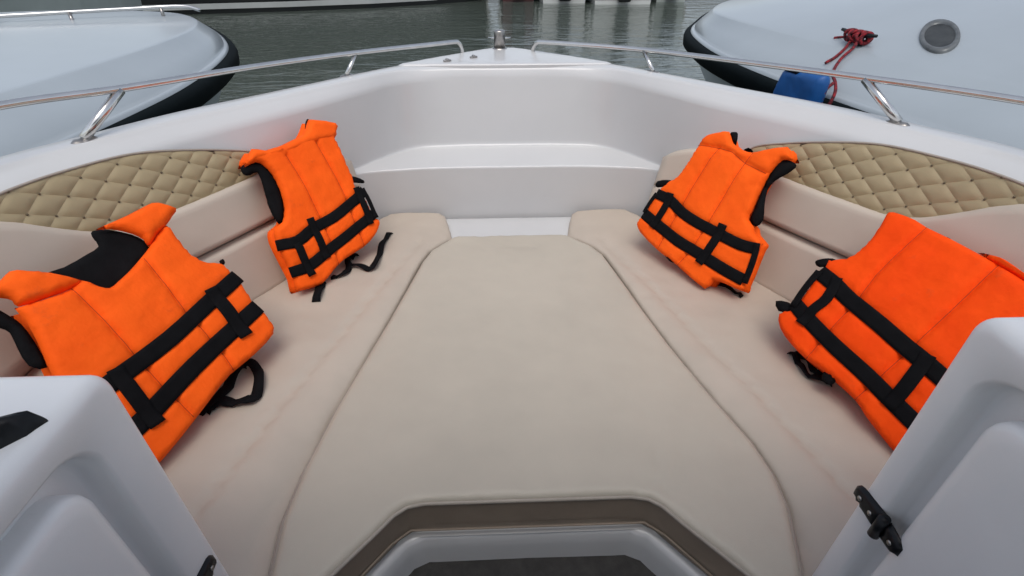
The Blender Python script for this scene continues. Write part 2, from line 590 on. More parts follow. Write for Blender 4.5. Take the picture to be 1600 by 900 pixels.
# base under the cushions, with the foot well cut out
WELL = [(.262, .640), (.30, .615), (.405, .475), (.43, .40), (.43, -1.6)]
def base_poly():
    r = [(p[0], p[1]) for p in full_loop(BOT, 4)]
    return r
bp = [(1.10, -1.6), (1.10, .95), (1.0, 1.36), (.82, 1.62), (.62, 1.98), (.44, 2.058), (0, 2.068)]
ring = bp + mir(bp)[::-1][1:] + mir(WELL)[::-1] + WELL
ring = ring[:len(bp) * 2 - 1] + [(-.43, -1.6), (-.43, .40), (-.405, .475), (-.30, .615), (-.262, .640), (.262, .640), (.30, .615), (.405, .475), (.43, .40), (.43, -1.6)]
pts, fc, A = fill([np.array(p) for p in ring], .08)
v = [(p[0], p[1], -.115) for p in pts]
o = obj('seat_base', v, fc, 'gel', boat, smooth=False)
# moulded rim and walls of the foot well
well_h = [(0, .652), (.235, .650), (.275, .632), (.335, .560), (.405, .472), (.43, .40), (.432, -1.6)]
def well_loop(d, z):
    h = [(x, y) for x, y in well_h]
    out = []
    for i, (x, y) in enumerate(h):
        if i == 0: out.append((0, y - d))
        else:
            nx, ny = (0, -1) if i == 1 else (-.5, -.85) if i == 2 else (-.77, -.64) if i in (3, 4) else (-.98, -.2) if i == 5 else (-1, 0)
            out.append((x + nx * d, y + ny * d))
    q = resample(out, .03)
    k = [np.array([p[0], p[1], z]) for p in q]
    return k
def well_loops():
    ls = []
    for d, z in ((-.012, -.118), (-.002, -.116), (.006, -.119), (.012, -.128), (.016, -.16), (.030, -.285)):
        h = []
        base = resample(well_h, .03)
        for i, p in enumerate(base):
            a, b = base[max(i - 1, 0)], base[min(i + 1, len(base) - 1)]
            t = b - a
            t /= np.linalg.norm(t)
            n = np.array([t[1], -t[0]])
            if i == 0: n = np.array([0., -1.])
            h.append(np.array([p[0] + n[0] * d, p[1] + n[1] * d, z]))
        h[0][0] = 0
        left = [np.array([-p[0], p[1], p[2]]) for p in h[::-1]]
        ls.append(left[:-1] + h)
    return ls
v, f = loft(well_loops())
o = fixn(obj('foot_well', v, f, 'gel', boat))
tag(o, 'pale grey moulded rim of the foot well')
mbx = MB().box((0, -.46, -.215), (.86, 2.26, .02), .004)
o = mbx.build('floor_mat', 'carpet', boat, False)
tag(o, 'dark grey floor mat in the foot well')

st = [(-.30, 2.066), (-.225, 1.83), (.225, 1.83), (.30, 2.066)]
o, _ = pad('step', st, frame((0, 0, -.040), (1, 0, 0), (0, 1, 0)), 'gel', boat, .006, .006, .03, depth=.07)
tag(o, 'small white floor strip between the front seat corners')
# foredeck plate with the anchor locker lid
fp = [(-.462, 2.402), (0, 2.398), (.462, 2.402), (.47, 2.418), (.30, 2.585), (.10, 2.765), (.05, 2.80), (-.05, 2.80), (-.10, 2.765), (-.30, 2.585), (-.47, 2.418)]
deckfr = frame((0, 0, .5345), (1, 0, 0), (0, 1, 0))
lid_seams = [[(-.28, 2.53), (-.15, 2.455), (-.02, 2.425), (.06, 2.47), (.12, 2.545)]]
o, _ = pad('foredeck_plate', fp, deckfr, 'gel', boat, .006, .010, .02, depth=.012, rings=(.003, .008), seams=lid_seams, groove=.35, gw=.006)
for x, y, a in ((-.143, 2.535, 30), (-.258, 2.455, 30)):
    mb = MB().box((x, y, .544), (.036, .014, .008), .003, Matrix.Rotation(R(a), 3, 'Z')).box((x, y, .549), (.012, .018, .008), .003, Matrix.Rotation(R(a), 3, 'Z'))
    mb.build('hatch_hinge', 'steel_dull', boat)
# bow post with its cross pin
mb = MB().tube([(-.02, 2.77, .532), (-.02, 2.77, .543)], .036, 20).tube([(-.02, 2.77, .535), (-.02, 2.77, .616), (-.02, 2.77, .621), (-.02, 2.77, .623)], [.0275, .0275, .026, .021], 24)
post = mb.build('bow_post', 'steel_dull', boat)
tag(post, 'short round steel mooring post at the tip of the bow')
MB().tube([(-.075, 2.77, .588), (.035, 2.77, .588)], .004, 10).build('cross_pin', 'steel', post)

# bow rails
def rail(side, P, feet):
    top = [(side * x, y, z) for x, y, z in P]
    mb = MB().tube([tuple(p) for p in cat(top, 8)], .0100, 14)
    r = mb.build('bow_rail', 'steel', boat)
    for (a, b, rr) in feet:
        a = Vector((side * a[0], a[1], a[2]))
        b = Vector((side * b[0], b[1], b[2]))
        MB().tube([a, a.lerp(b, .5), b - (b - a).normalized() * .006], rr, 12).build('stanchion', 'steel', r)
        d = Vector((-.54 * side, .84, 0))
        fr = frame(a + Vector((0, 0, -.004)), d, Vector((0, 0, 1)).cross(d))
        pl = [(.034 * math.cos(t * math.pi / 8) , .017 * math.sin(t * math.pi / 8)) for t in range(16)]
        pad('foot_plate', pl, fr, 'steel_dull', r, .006, .006, .008, depth=.006)
    return r
r1 = rail(-1, [(1.40, .6, .68), (1.36, .98, .672), (1.259, 1.324, .66), (1.12, 1.571, .641), (.896, 1.971, .619), (.614, 2.30, .605), (.35, 2.53, .596), (.238, 2.64, .590), (.218, 2.662, .584), (.205, 2.676, .562), (.202, 2.682, .530)],
     [((1.188, 1.438, .540), (1.12, 1.571, .641), .0130), ((.652, 2.228, .535), (.614, 2.30, .605), .008)])
tag(r1, 'polished steel bow rail on the port gunwale')
r2 = rail(1, [(1.41, .6, .68), (1.37, .98, .67), (1.281, 1.284, .657), (1.087, 1.63, .640), (.86, 2.0, .618), (.586, 2.35, .600), (.30, 2.56, .592), (.178, 2.645, .587), (.158, 2.662, .582), (.145, 2.685, .562), (.139, 2.703, .530)],
     [((1.158, 1.508, .540), (1.087, 1.63, .640), .0130), ((.613, 2.255, .535), (.586, 2.35, .600), .008)])
tag(r2, 'polished steel bow rail on the starboard gunwale')

# added out of view: a roof shading the walkway, a stern wall blocking light
ht = [(-1.0, -.02), (-.5, .08), (.5, .08), (1.0, -.02), (1.05, -1.2), (1.0, -2.3), (-1.0, -2.3), (-1.05, -1.2)]
o, _ = pad('shade_roof', smooth_poly(ht, 3), frame((0, 0, 1.38), (1, 0, 0), (0, 1, 0)), 'gel', boat, .05, .12, .10, back=.02)
tag(o, 'white unseen roof added to shade the walkway and consoles')
for sx in (-1, 1):
    for y in (-.75, -1.95):
        MB().tube([(sx * 1.2, y - .1, .5), (sx * 1.12, y, .95), (sx * .98, y + .04, 1.375)], .02, 12).build('shade_roof_post', 'steel', boat)
MB().box((0, -2.15, .0), (2.3, .10, 1.1), .03).build('shade_stern_wall', 'gel', boat)  # unseen wall, added to keep out light from behind

# consoles on both sides of the walkway
def rrect(y0, y1, z0, z1, r, n=8):
    P = []
    for cy, cz, a0 in ((y1 - r, z1 - r, 0), (y0 + r, z1 - r, 90), (y0 + r, z0 + r, 180), (y1 - r, z0 + r, 270)):
        for k in range(n + 1):
            a = R(a0 + 90 * k / n)
            P.append((cy + r * math.cos(a), cz + r * math.sin(a)))
    # densify the straight sides evenly so the loops pair up
    return P
def console(side, x0, yf, zt, gy, gz, hz, name_label):
    c = empty('console', (side * (x0 + .25), 0, 0), boat)
    tag(c, name_label)
    y0, z0 = -1.3, -.50
    e = .020
    L = []
    def add(x, ins, r): L.append([(side * x, p[0], p[1]) for p in rrect(y0 + ins, yf - ins, z0 + ins, zt - ins, r)])
    add(x0 + .50, 0, .032)
    add(x0 + e + .10, 0, .032)
    for k in range(0, 7):
        a = R(90 * k / 6)
        add(x0 + e - e * math.sin(a), e * (1 - math.cos(a)), max(.015, .032 - e * (1 - math.cos(a)) * .5))
    def add2(x, y1, z1, r, ins): L.append([(side * x, p[0], p[1]) for p in rrect(y0 + .3 + ins, y1 - ins, z0 + .1 + ins, z1 - ins, r)])
    add2(x0, gy + .006, gz + .006, .060, 0)
    add2(x0 + .003, gy + .001, gz + .001, .056, 0)
    add2(x0 + .010, gy - .002, gz - .002, .054, 0)
    add2(x0 + .030, gy - .004, gz - .004, .052, 0)
    add2(x0 + .034, gy, gz, .05, .012)
    add2(x0 + .034, gy, gz, .04, .06)
    v, f = loft(L, True)
    fixn(obj('console_body', v, f, 'gel_console', c))
    # door
    L2 = []
    def add3(x, ins, r): L2.append([(side * x, p[0], p[1]) for p in rrect(y0 + .335 + ins, gy - .034 - ins, z0 + .135 + ins, gz - .034 - ins, r)])
    add3(x0 + .036, 0, .045)
    add3(x0 + .012, 0, .045)
    add3(x0 + .004, .003, .043)
    add3(x0 - .001, .010, .040)
    add3(x0 - .003, .022, .036)
    add3(x0 - .003, .06, .03)
    v, f = loft(L2, True)
    n = len(L2[0])
    f.append(tuple(range(len(v) - n, len(v))))
    door = fixn(obj('door', v, f, 'gel_console', c))
    # black two-leaf hinge across the groove
    hy = gy - .012
    h = empty('hinge', (side * x0 - (side * (x0 + .25)), 0, 0), c)
    hf = frame((side * (x0 - .001), hy, hz), (0, 1, 0), (0, 0, 1)) if side < 0 else frame((side * (x0 - .001), hy, hz), (0, -1, 0), (0, 0, 1))
    sg = 1 if side < 0 else -1
    def leafp(a0, a1, w0, w1):
        q = [(a0, -w0), (a1 - .012, -w1), (a1 - .004, -w1 * .75), (a1, -w1 * .3), (a1, w1 * .3), (a1 - .004, w1 * .75), (a1 - .012, w1), (a0, w0)]
        q = [(sg * a, b) for a, b in q]
        return q if sg > 0 else q[::-1]
    def leafq(a0, a1, w0, w1):
        q = [(-sg * a * 1.0, b) for a, b in [(sg * sg * x, y) for x, y in [(a0, -w0), (a1 - .01, -w1), (a1, -w1 * .6), (a1, w1 * .6), (a1 - .01, w1), (a0, w0)]]]
        return q if sg < 0 else q[::-1]
    mb = MB()
    for ol in (leafp(.006, .068, .021, .015), leafq(.006, .042, .020, .015)):
        pts, fcs, hh, H = puff(ol, .006, .005, .006)
        vv = [hf(p[0], p[1], .002 + q) for p, q in zip(pts, hh)]
        ff = list(fcs)
        idx = {}
        for a, b in boundary(fcs):
            for q in (a, b):
                if q not in idx:
                    idx[q] = len(vv)
                    vv.append(hf(pts[q][0], pts[q][1], -.001))
            ff.append((b, a, idx[a], idx[b]))
        mb.add(vv, ff)
    mb.tube([hf(0, -.023, .007), hf(0, .023, .007)], .0085, 14)
    ob = mb.build('hinge', 'plastic', c)
    bpy.data.objects.remove(h)
    sc = MB()
    for a, b in ((.048, 0), (.022, 0), (-.026, 0)):
        sc.tube([hf(sg * a, b, .007), hf(sg * a, b, .0095)], .0042, 10)
    sc.build('hinge_screws', 'steel_dull', c)['kind'] = 'stuff'
    ob.name = 'hinge'
    return c
cl = console(-1, .556, .500, .552, .424, .506, .126, 'white port console with an inset door')
cr_ = console(1, .532, .485, .623, .435, .574, .247, 'white starboard console with an inset door')
# black grab latch on the port console top
lf = frame((-.597, .388, .553), Vector((.90, .44, 0)), Vector((-.44, .90, 0)))
pl = [(-.13, -.030), (-.06, -.033), (-.015, -.026), (.020, -.011), (.036, .006), (.030, .014), (-.02, .017), (-.13, .018)]
lt, _ = pad('latch', pl, lf, 'plastic', cl, .026, .022, .008, depth=.004)
tag(lt, 'glossy black latch on top of the port console')
MB().tube([lf(-.10, -.004, .0270), lf(-.035, -.004, .0270)], .004, 10).build('latch_pin', 'steel_dull', cl)

# ------------------------------------------------------------------ seat cushions
SEAM = {-1: [(.225, 1.842), (.310, 1.725), (.335, 1.64), (.365, 1.48), (.400, 1.30), (.440, 1.115), (.480, .93), (.508, .75), (.516, .63), (.503, .51), (.488, .43)],
        1: [(.225, 1.842), (.318, 1.735), (.348, 1.67), (.382, 1.50), (.414, 1.32), (.449, 1.15), (.506, .93), (.548, .79), (.560, .70), (.554, .62), (.520, .50), (.495, .43)]}
REAR = [(.462, .425), (.41, .487), (.32, .592), (.288, .632), (.262, .650), (.225, .657)]
c_out = SEAM[1] + REAR + mir(SEAM[-1] + REAR)[::-1]
c_out = resample(c_out, .05, True)
def pucker(p, ol, amp, sd):
    d = seg_dist(p, ol, True)
    nz = np.array([noise.noise((q[0] * 42 + sd, q[1] * 42, sd)) + .6 * noise.noise((q[0] * 90, q[1] * 90 + sd, sd)) for q in p])
    return amp * nz * np.exp(-((d - .02) / .03) ** 2) * np.clip(d / .008, 0, 1)
def crown(p):
    x, y = p[:, 0], p[:, 1]
    return pucker(p, np.array(c_out), .0020, 2.0) + .010 * np.clip(1 - (x / .5) ** 2, 0, 1) * np.clip((y - .62) / .3, 0, 1) * np.clip((1.84 - y) / .2, 0, 1)
gro = [([(.275, .665), (.300, .715), (.305, .76)], .006, .0035), ([(.300, .655), (.345, .70), (.372, .75)], .006, .003), ([(.25, .66), (.262, .70)], .006, .0025),
       ([(-.25, .665), (-.275, .70)], .007, .002), ([(-.05, .66), (-.06, .70)], .01, .0015), ([(.08, .66), (.06, .705)], .01, .0015), ([(-.12, 1.83), (-.05, 1.74), (.08, 1.73)], .02, .003)]
cush = empty('centre_cushion', (0, 1.2, -.11))
tag(cush, 'large beige trapezoid cushion filling the middle of the bow', 'cushion')
cfr = frame((0, 0, -.015), (1, 0, 0), (0, 1, 0))
co = [p * np.array([1, 1]) for p in c_out]
body, cH = pad('cushion_body', co, cfr, 'vinyl', cush, .015, .020, .016, depth=.097, box_mat='boxing', grooves=gro, wrinkle=.0020, wseed=3.1, extra=crown, rings=(.002, .006, .012, .019))
pipe = [XY(p[0], p[1], -.015) for p in resample(c_out, .02, True)]
MB().tube([tuple(p) for p in pipe] + [tuple(pipe[0])], .0048, 8, False).build('piping', 'piping', cush)
MB().tube([XY(x, y, -.090) for x, y in [(-.405, .478), (-.30, .610), (-.262, .641), (.262, .641), (.30, .610), (.405, .478)]], .003, 6).build('hem', 'boxing', cush)

def side_cushion(side, label):
    inn = [(.283, 2.055), (.262, 1.98), (.236, 1.855)] + [(x + .010, y) for x, y in SEAM[side][1:]]
    ye = .490 if side < 0 else .476
    xe = .558 if side < 0 else .535
    out = [(xe - .018, .42), (xe - .008, ye - .025), (xe + .002, ye - .002), (1.05, ye), (1.052, .9), (1.022, 1.1), (.957, 1.27), (.842, 1.475), (.707, 1.71), (.605, 1.88), (.56, 1.985), (.515, 2.045), (.46, 2.056)]
    ol = inn + out
    if side < 0: ol = mir(ol)[::-1]
    fold = [(.36, 1.80), (.42, 1.62), (.495, 1.385), (.56, 1.15), (.615, .98), (.665, .80), (.705, .63)]
    fs = np.array(fold)
    if side < 0: fold = mir(fold)
    th = empty('seat_cushion', (side * .75, 1.2, -.11))
    tag(th, label, 'cushion', 'side seat cushions of the bow')
    def slope(p):
        x = np.abs(p[:, 0])
        xf = np.interp(p[:, 1], fs[::-1, 1], fs[::-1, 0])
        inner = np.clip((xf - x) / .14, 0, 1)
        return pucker(p, np.array(ol), .0024, 8.0 + side) - .036 * inner ** 2.2 + .004 * np.clip((x - xf) / .2, 0, 1) + .003 * np.sin(p[:, 1] * 17 + p[:, 0] * 9) * np.clip((x - xf) / .08, 0, 1) * .5
    fr = frame((0, 0, -.012), (1, 0, 0), (0, 1, 0))
    b, H = pad('cushion_body', resample(ol, .05, True), fr, 'vinyl_side', th, .014, .011, .018, depth=.100, seams=[[np.array(p) for p in cat(fold, 4)]], groove=.42, gw=.0075, wrinkle=.0034, wseed=5.0 + side, extra=slope, rings=(.002, .006, .013))
    pp = [XY(side * p[0], p[1], -.030) for p in resample(inn[2:], .02)]
    MB().tube(pp, .0042, 8).build('piping', 'piping', th)
side_cushion(-1, 'beige seat cushion along the port side under two life vests')
side_cushion(1, 'beige seat cushion along the starboard side under two life vests')

# ------------------------------------------------------------------ backrests with quilted inlay
FOOT = [(.46, 2.06), (.58, 1.93), (.715, 1.71), (.85, 1.475), (.965, 1.27), (1.03, 1.1), (1.06, .9), (1.065, .6), (1.065, .3)]
fpts = np.array(cat(FOOT, 12))
fS = np.concatenate([[0], np.cumsum(np.linalg.norm(np.diff(fpts, axis=0), axis=1))])
def BP(s, h, p, side):
    """point on the backrest surface: s along the seat foot, h height, p proud of it"""
    x, y = np.interp(s, fS, fpts[:, 0]), np.interp(s, fS, fpts[:, 1])
    e = .03
    tx = np.interp(s + e, fS, fpts[:, 0]) - np.interp(s - e, fS, fpts[:, 0])
    ty = np.interp(s + e, fS, fpts[:, 1]) - np.interp(s - e, fS, fpts[:, 1])
    l = math.hypot(tx, ty)
    n = (-ty / l, tx / l)
    o = np.interp(h, [-.1, 0, .375, .505, .55], [-.03, 0, .115, .165, .18])
    sl = .33
    ca, sa = 1 / math.hypot(1, sl), sl / math.hypot(1, sl)
    return Vector((side * (x + n[0] * (o - p * ca)), y + n[1] * (o - p * ca), h + p * sa))
TOPS = ([0, .14, .20, .26, .40, .50, .60, .80, .95, 1.0, 1.05, 1.10, 1.15, 1.20, 1.3, 2.0], [.20, .25, .30, .325, .345, .343, .342, .340, .342, .352, .378, .418, .462, .495, .512, .515])
LENS = [(.47, .352), (.50, .393), (.60, .432), (.73, .470), (.86, .498), (1.00, .508), (1.10, .511), (1.18, .509), (1.23, .500), (1.19, .480), (1.15, .452), (1.10, .408), (1.05, .368), (1.00, .344), (.95, .335), (.80, .333), (.60, .335)]
def backrest(side, label):
    th = empty('backrest_cushion', (side * .95, 1.4, 0))
    tag(th, label, 'backrest', 'bow backrests')
    def panel(name, h0, h1, s0, s1, proud, m):
        ns, nh = 60, 14
        L = []
        for j in range(nh + 1):
            t = j / nh
            row = []
            for i in range(ns + 1):
                s = s0 + (s1 - s0) * i / ns
                a, b = h0(s), h1(s)
                h = a + (b - a) * t
                d = min((h - a) / .010, (b - h) / (.022 if name == 'upper_panel' else .010))
                e = min((s - s0), (s1 - s)) / .03
                k = math.sqrt(max(0, 1 - (1 - min(d, 1)) ** 2)) * math.sqrt(max(0, 1 - (1 - min(e, 1)) ** 2))
                wr = .0016 * noise.noise((s * 9, h * 12, 4.0 + side)) + .0008 * noise.noise((s * 25, h * 30, 9.0))
                row.append(BP(s, h, -.010 + (proud + .010) * k + wr * k, side))
            L.append(row)
        if name == 'upper_panel':       # top of the cushion runs back to the hull side
            L.append([BP(s0 + (s1 - s0) * i / ns, h1(s0 + (s1 - s0) * i / ns) - .006, -.16, side) for i in range(ns + 1)])
        v, f = loft(L)
        return fixn(obj(name, v, f, m, th))
    sm = lambda s: .188 + .010 * math.sin(s * 2.5)
    top = lambda s: float(np.interp(s, *TOPS))
    panel('lower_panel', lambda s: -.02, lambda s: min(sm(s), top(s) * .55) - .001, .15, 1.55, .020, 'vinyl_back')
    panel('upper_panel', lambda s: min(sm(s), top(s) * .55) + .001, top, .15, 1.55, .022, 'vinyl_back')
    # quilted inlay: dark backing sheet and one raised pad per diamond
    lens = [np.array(p) for p in LENS]
    pts, fcs, A = fill(smooth_poly(lens, 3), .02)
    qp = fixn(obj('quilted_panel', [BP(p[0], p[1], .002, side) for p in pts], fcs, 'tan_dark', th))
    tag(qp, 'tan diamond quilted panel')
    a, b, o0 = np.array([.0425, .0265]), np.array([.0445, -.0285]), np.array([.82, .38])
    from mathutils.geometry import convex_hull_2d
    sp_ = smooth_poly(lens, 2)
    hull2 = np.array([tuple(sp_[i]) for i in convex_hull_2d([Vector(p) for p in sp_])])
    btn = MB()
    for i in range(-14, 16):
        for j in range(-14, 16):
            o = o0 + a * i + b * j
            corners = [o, o + a, o + a + b, o + b]
            ctr = sum(corners) / 4
            if not (.40 < ctr[0] < 1.30 and .28 < ctr[1] < .56): continue
            node_in = inside([o], hull2)[0]
            if node_in: 
                c = BP(o[0], o[1], .004, side)
                btn.tube([BP(o[0], o[1], .001, side), BP(o[0], o[1], .006, side), BP(o[0], o[1], .0075, side)], [.0030, .0028, .0010], 8)
            G = 7
            grid = {}
            bm = bmesh.new()
            for q in range(G + 1):
                for w in range(G + 1):
                    u_, v_ = q / G, w / G
                    p = o + a * u_ + b * v_
                    eu, ev = min(u_, 1 - u_), min(v_, 1 - v_)
                    hgt = .0052 * (math.sin(math.pi * u_) ** .5) * (math.sin(math.pi * v_) ** .5) + .0008 * noise.noise((p[0] * 60, p[1] * 60, 3.0))
                    # pinch towards the tufted corners
                    grid[q, w] = bm.verts.new((p[0], p[1], max(hgt, .0)))
            for q in range(G):
                for w in range(G):
                    bm.faces.new((grid[q, w], grid[q + 1, w], grid[q + 1, w + 1], grid[q, w + 1]))
            # clip by the (convex) outline
            cen = hull2.mean(0)
            keep = True
            hl = hull2
            for k in range(len(hl)):
                p0, p1 = hl[k], hl[(k + 1) % len(hl)]
                d = p1 - p0
                nrm = np.array([d[1], -d[0]])
                if nrm @ (cen - p0) > 0: nrm = -nrm
                mid = (p0 + p1) / 2
                if nrm @ (ctr - p0) < -.09: continue
                geom = bm.verts[:] + bm.edges[:] + bm.faces[:]
                if not geom: break
                bmesh.ops.bisect_plane(bm, geom=geom, dist=1e-6, plane_co=(p0[0], p0[1], 0), plane_no=(nrm[0], nrm[1], 0), clear_outer=True)
            if len(bm.faces) < 3:
                bm.free()
                continue
            area = sum(fq.calc_area() for fq in bm.faces)
            if area < 1.2e-4:
                bm.free()
                continue
            bm.verts.index_update()
            vv = []
            dd = seg_dist([(q.co.x, q.co.y) for q in bm.verts], hull2, True)
            for q, de in zip(bm.verts, dd):
                hh = q.co.z * min(1, (de / .012) ** .5 if de > 0 else 0)
                vv.append(BP(q.co.x, q.co.y, .0035 + hh, side))
            ff = [[w.index for w in fq.verts] for fq in bm.faces]
            bm.free()
            ob = obj('quilt_pad', vv, ff, 'tan', qp)
            if side > 0: ob.data.flip_normals()
    bb = btn.build('tuft_buttons', 'tan_dark', qp)
    bb['kind'] = 'stuff'
    # pale welt along the top of the inlay
    wl_ = [BP(p[0], p[1], .004, side) for p in cat([(.47, .352), (.50, .395), (.60, .434), (.73, .472), (.86, .500), (1.00, .510), (1.10, .513), (1.20, .511), (1.30, .508)], 6)]
    MB().tube(wl_, .0035, 8).build('welt', 'piping', th)
backrest(-1, 'beige port backrest with tan diamond quilted inlay at its top')
backrest(1, 'beige starboard backrest with tan diamond quilted inlay at its top')

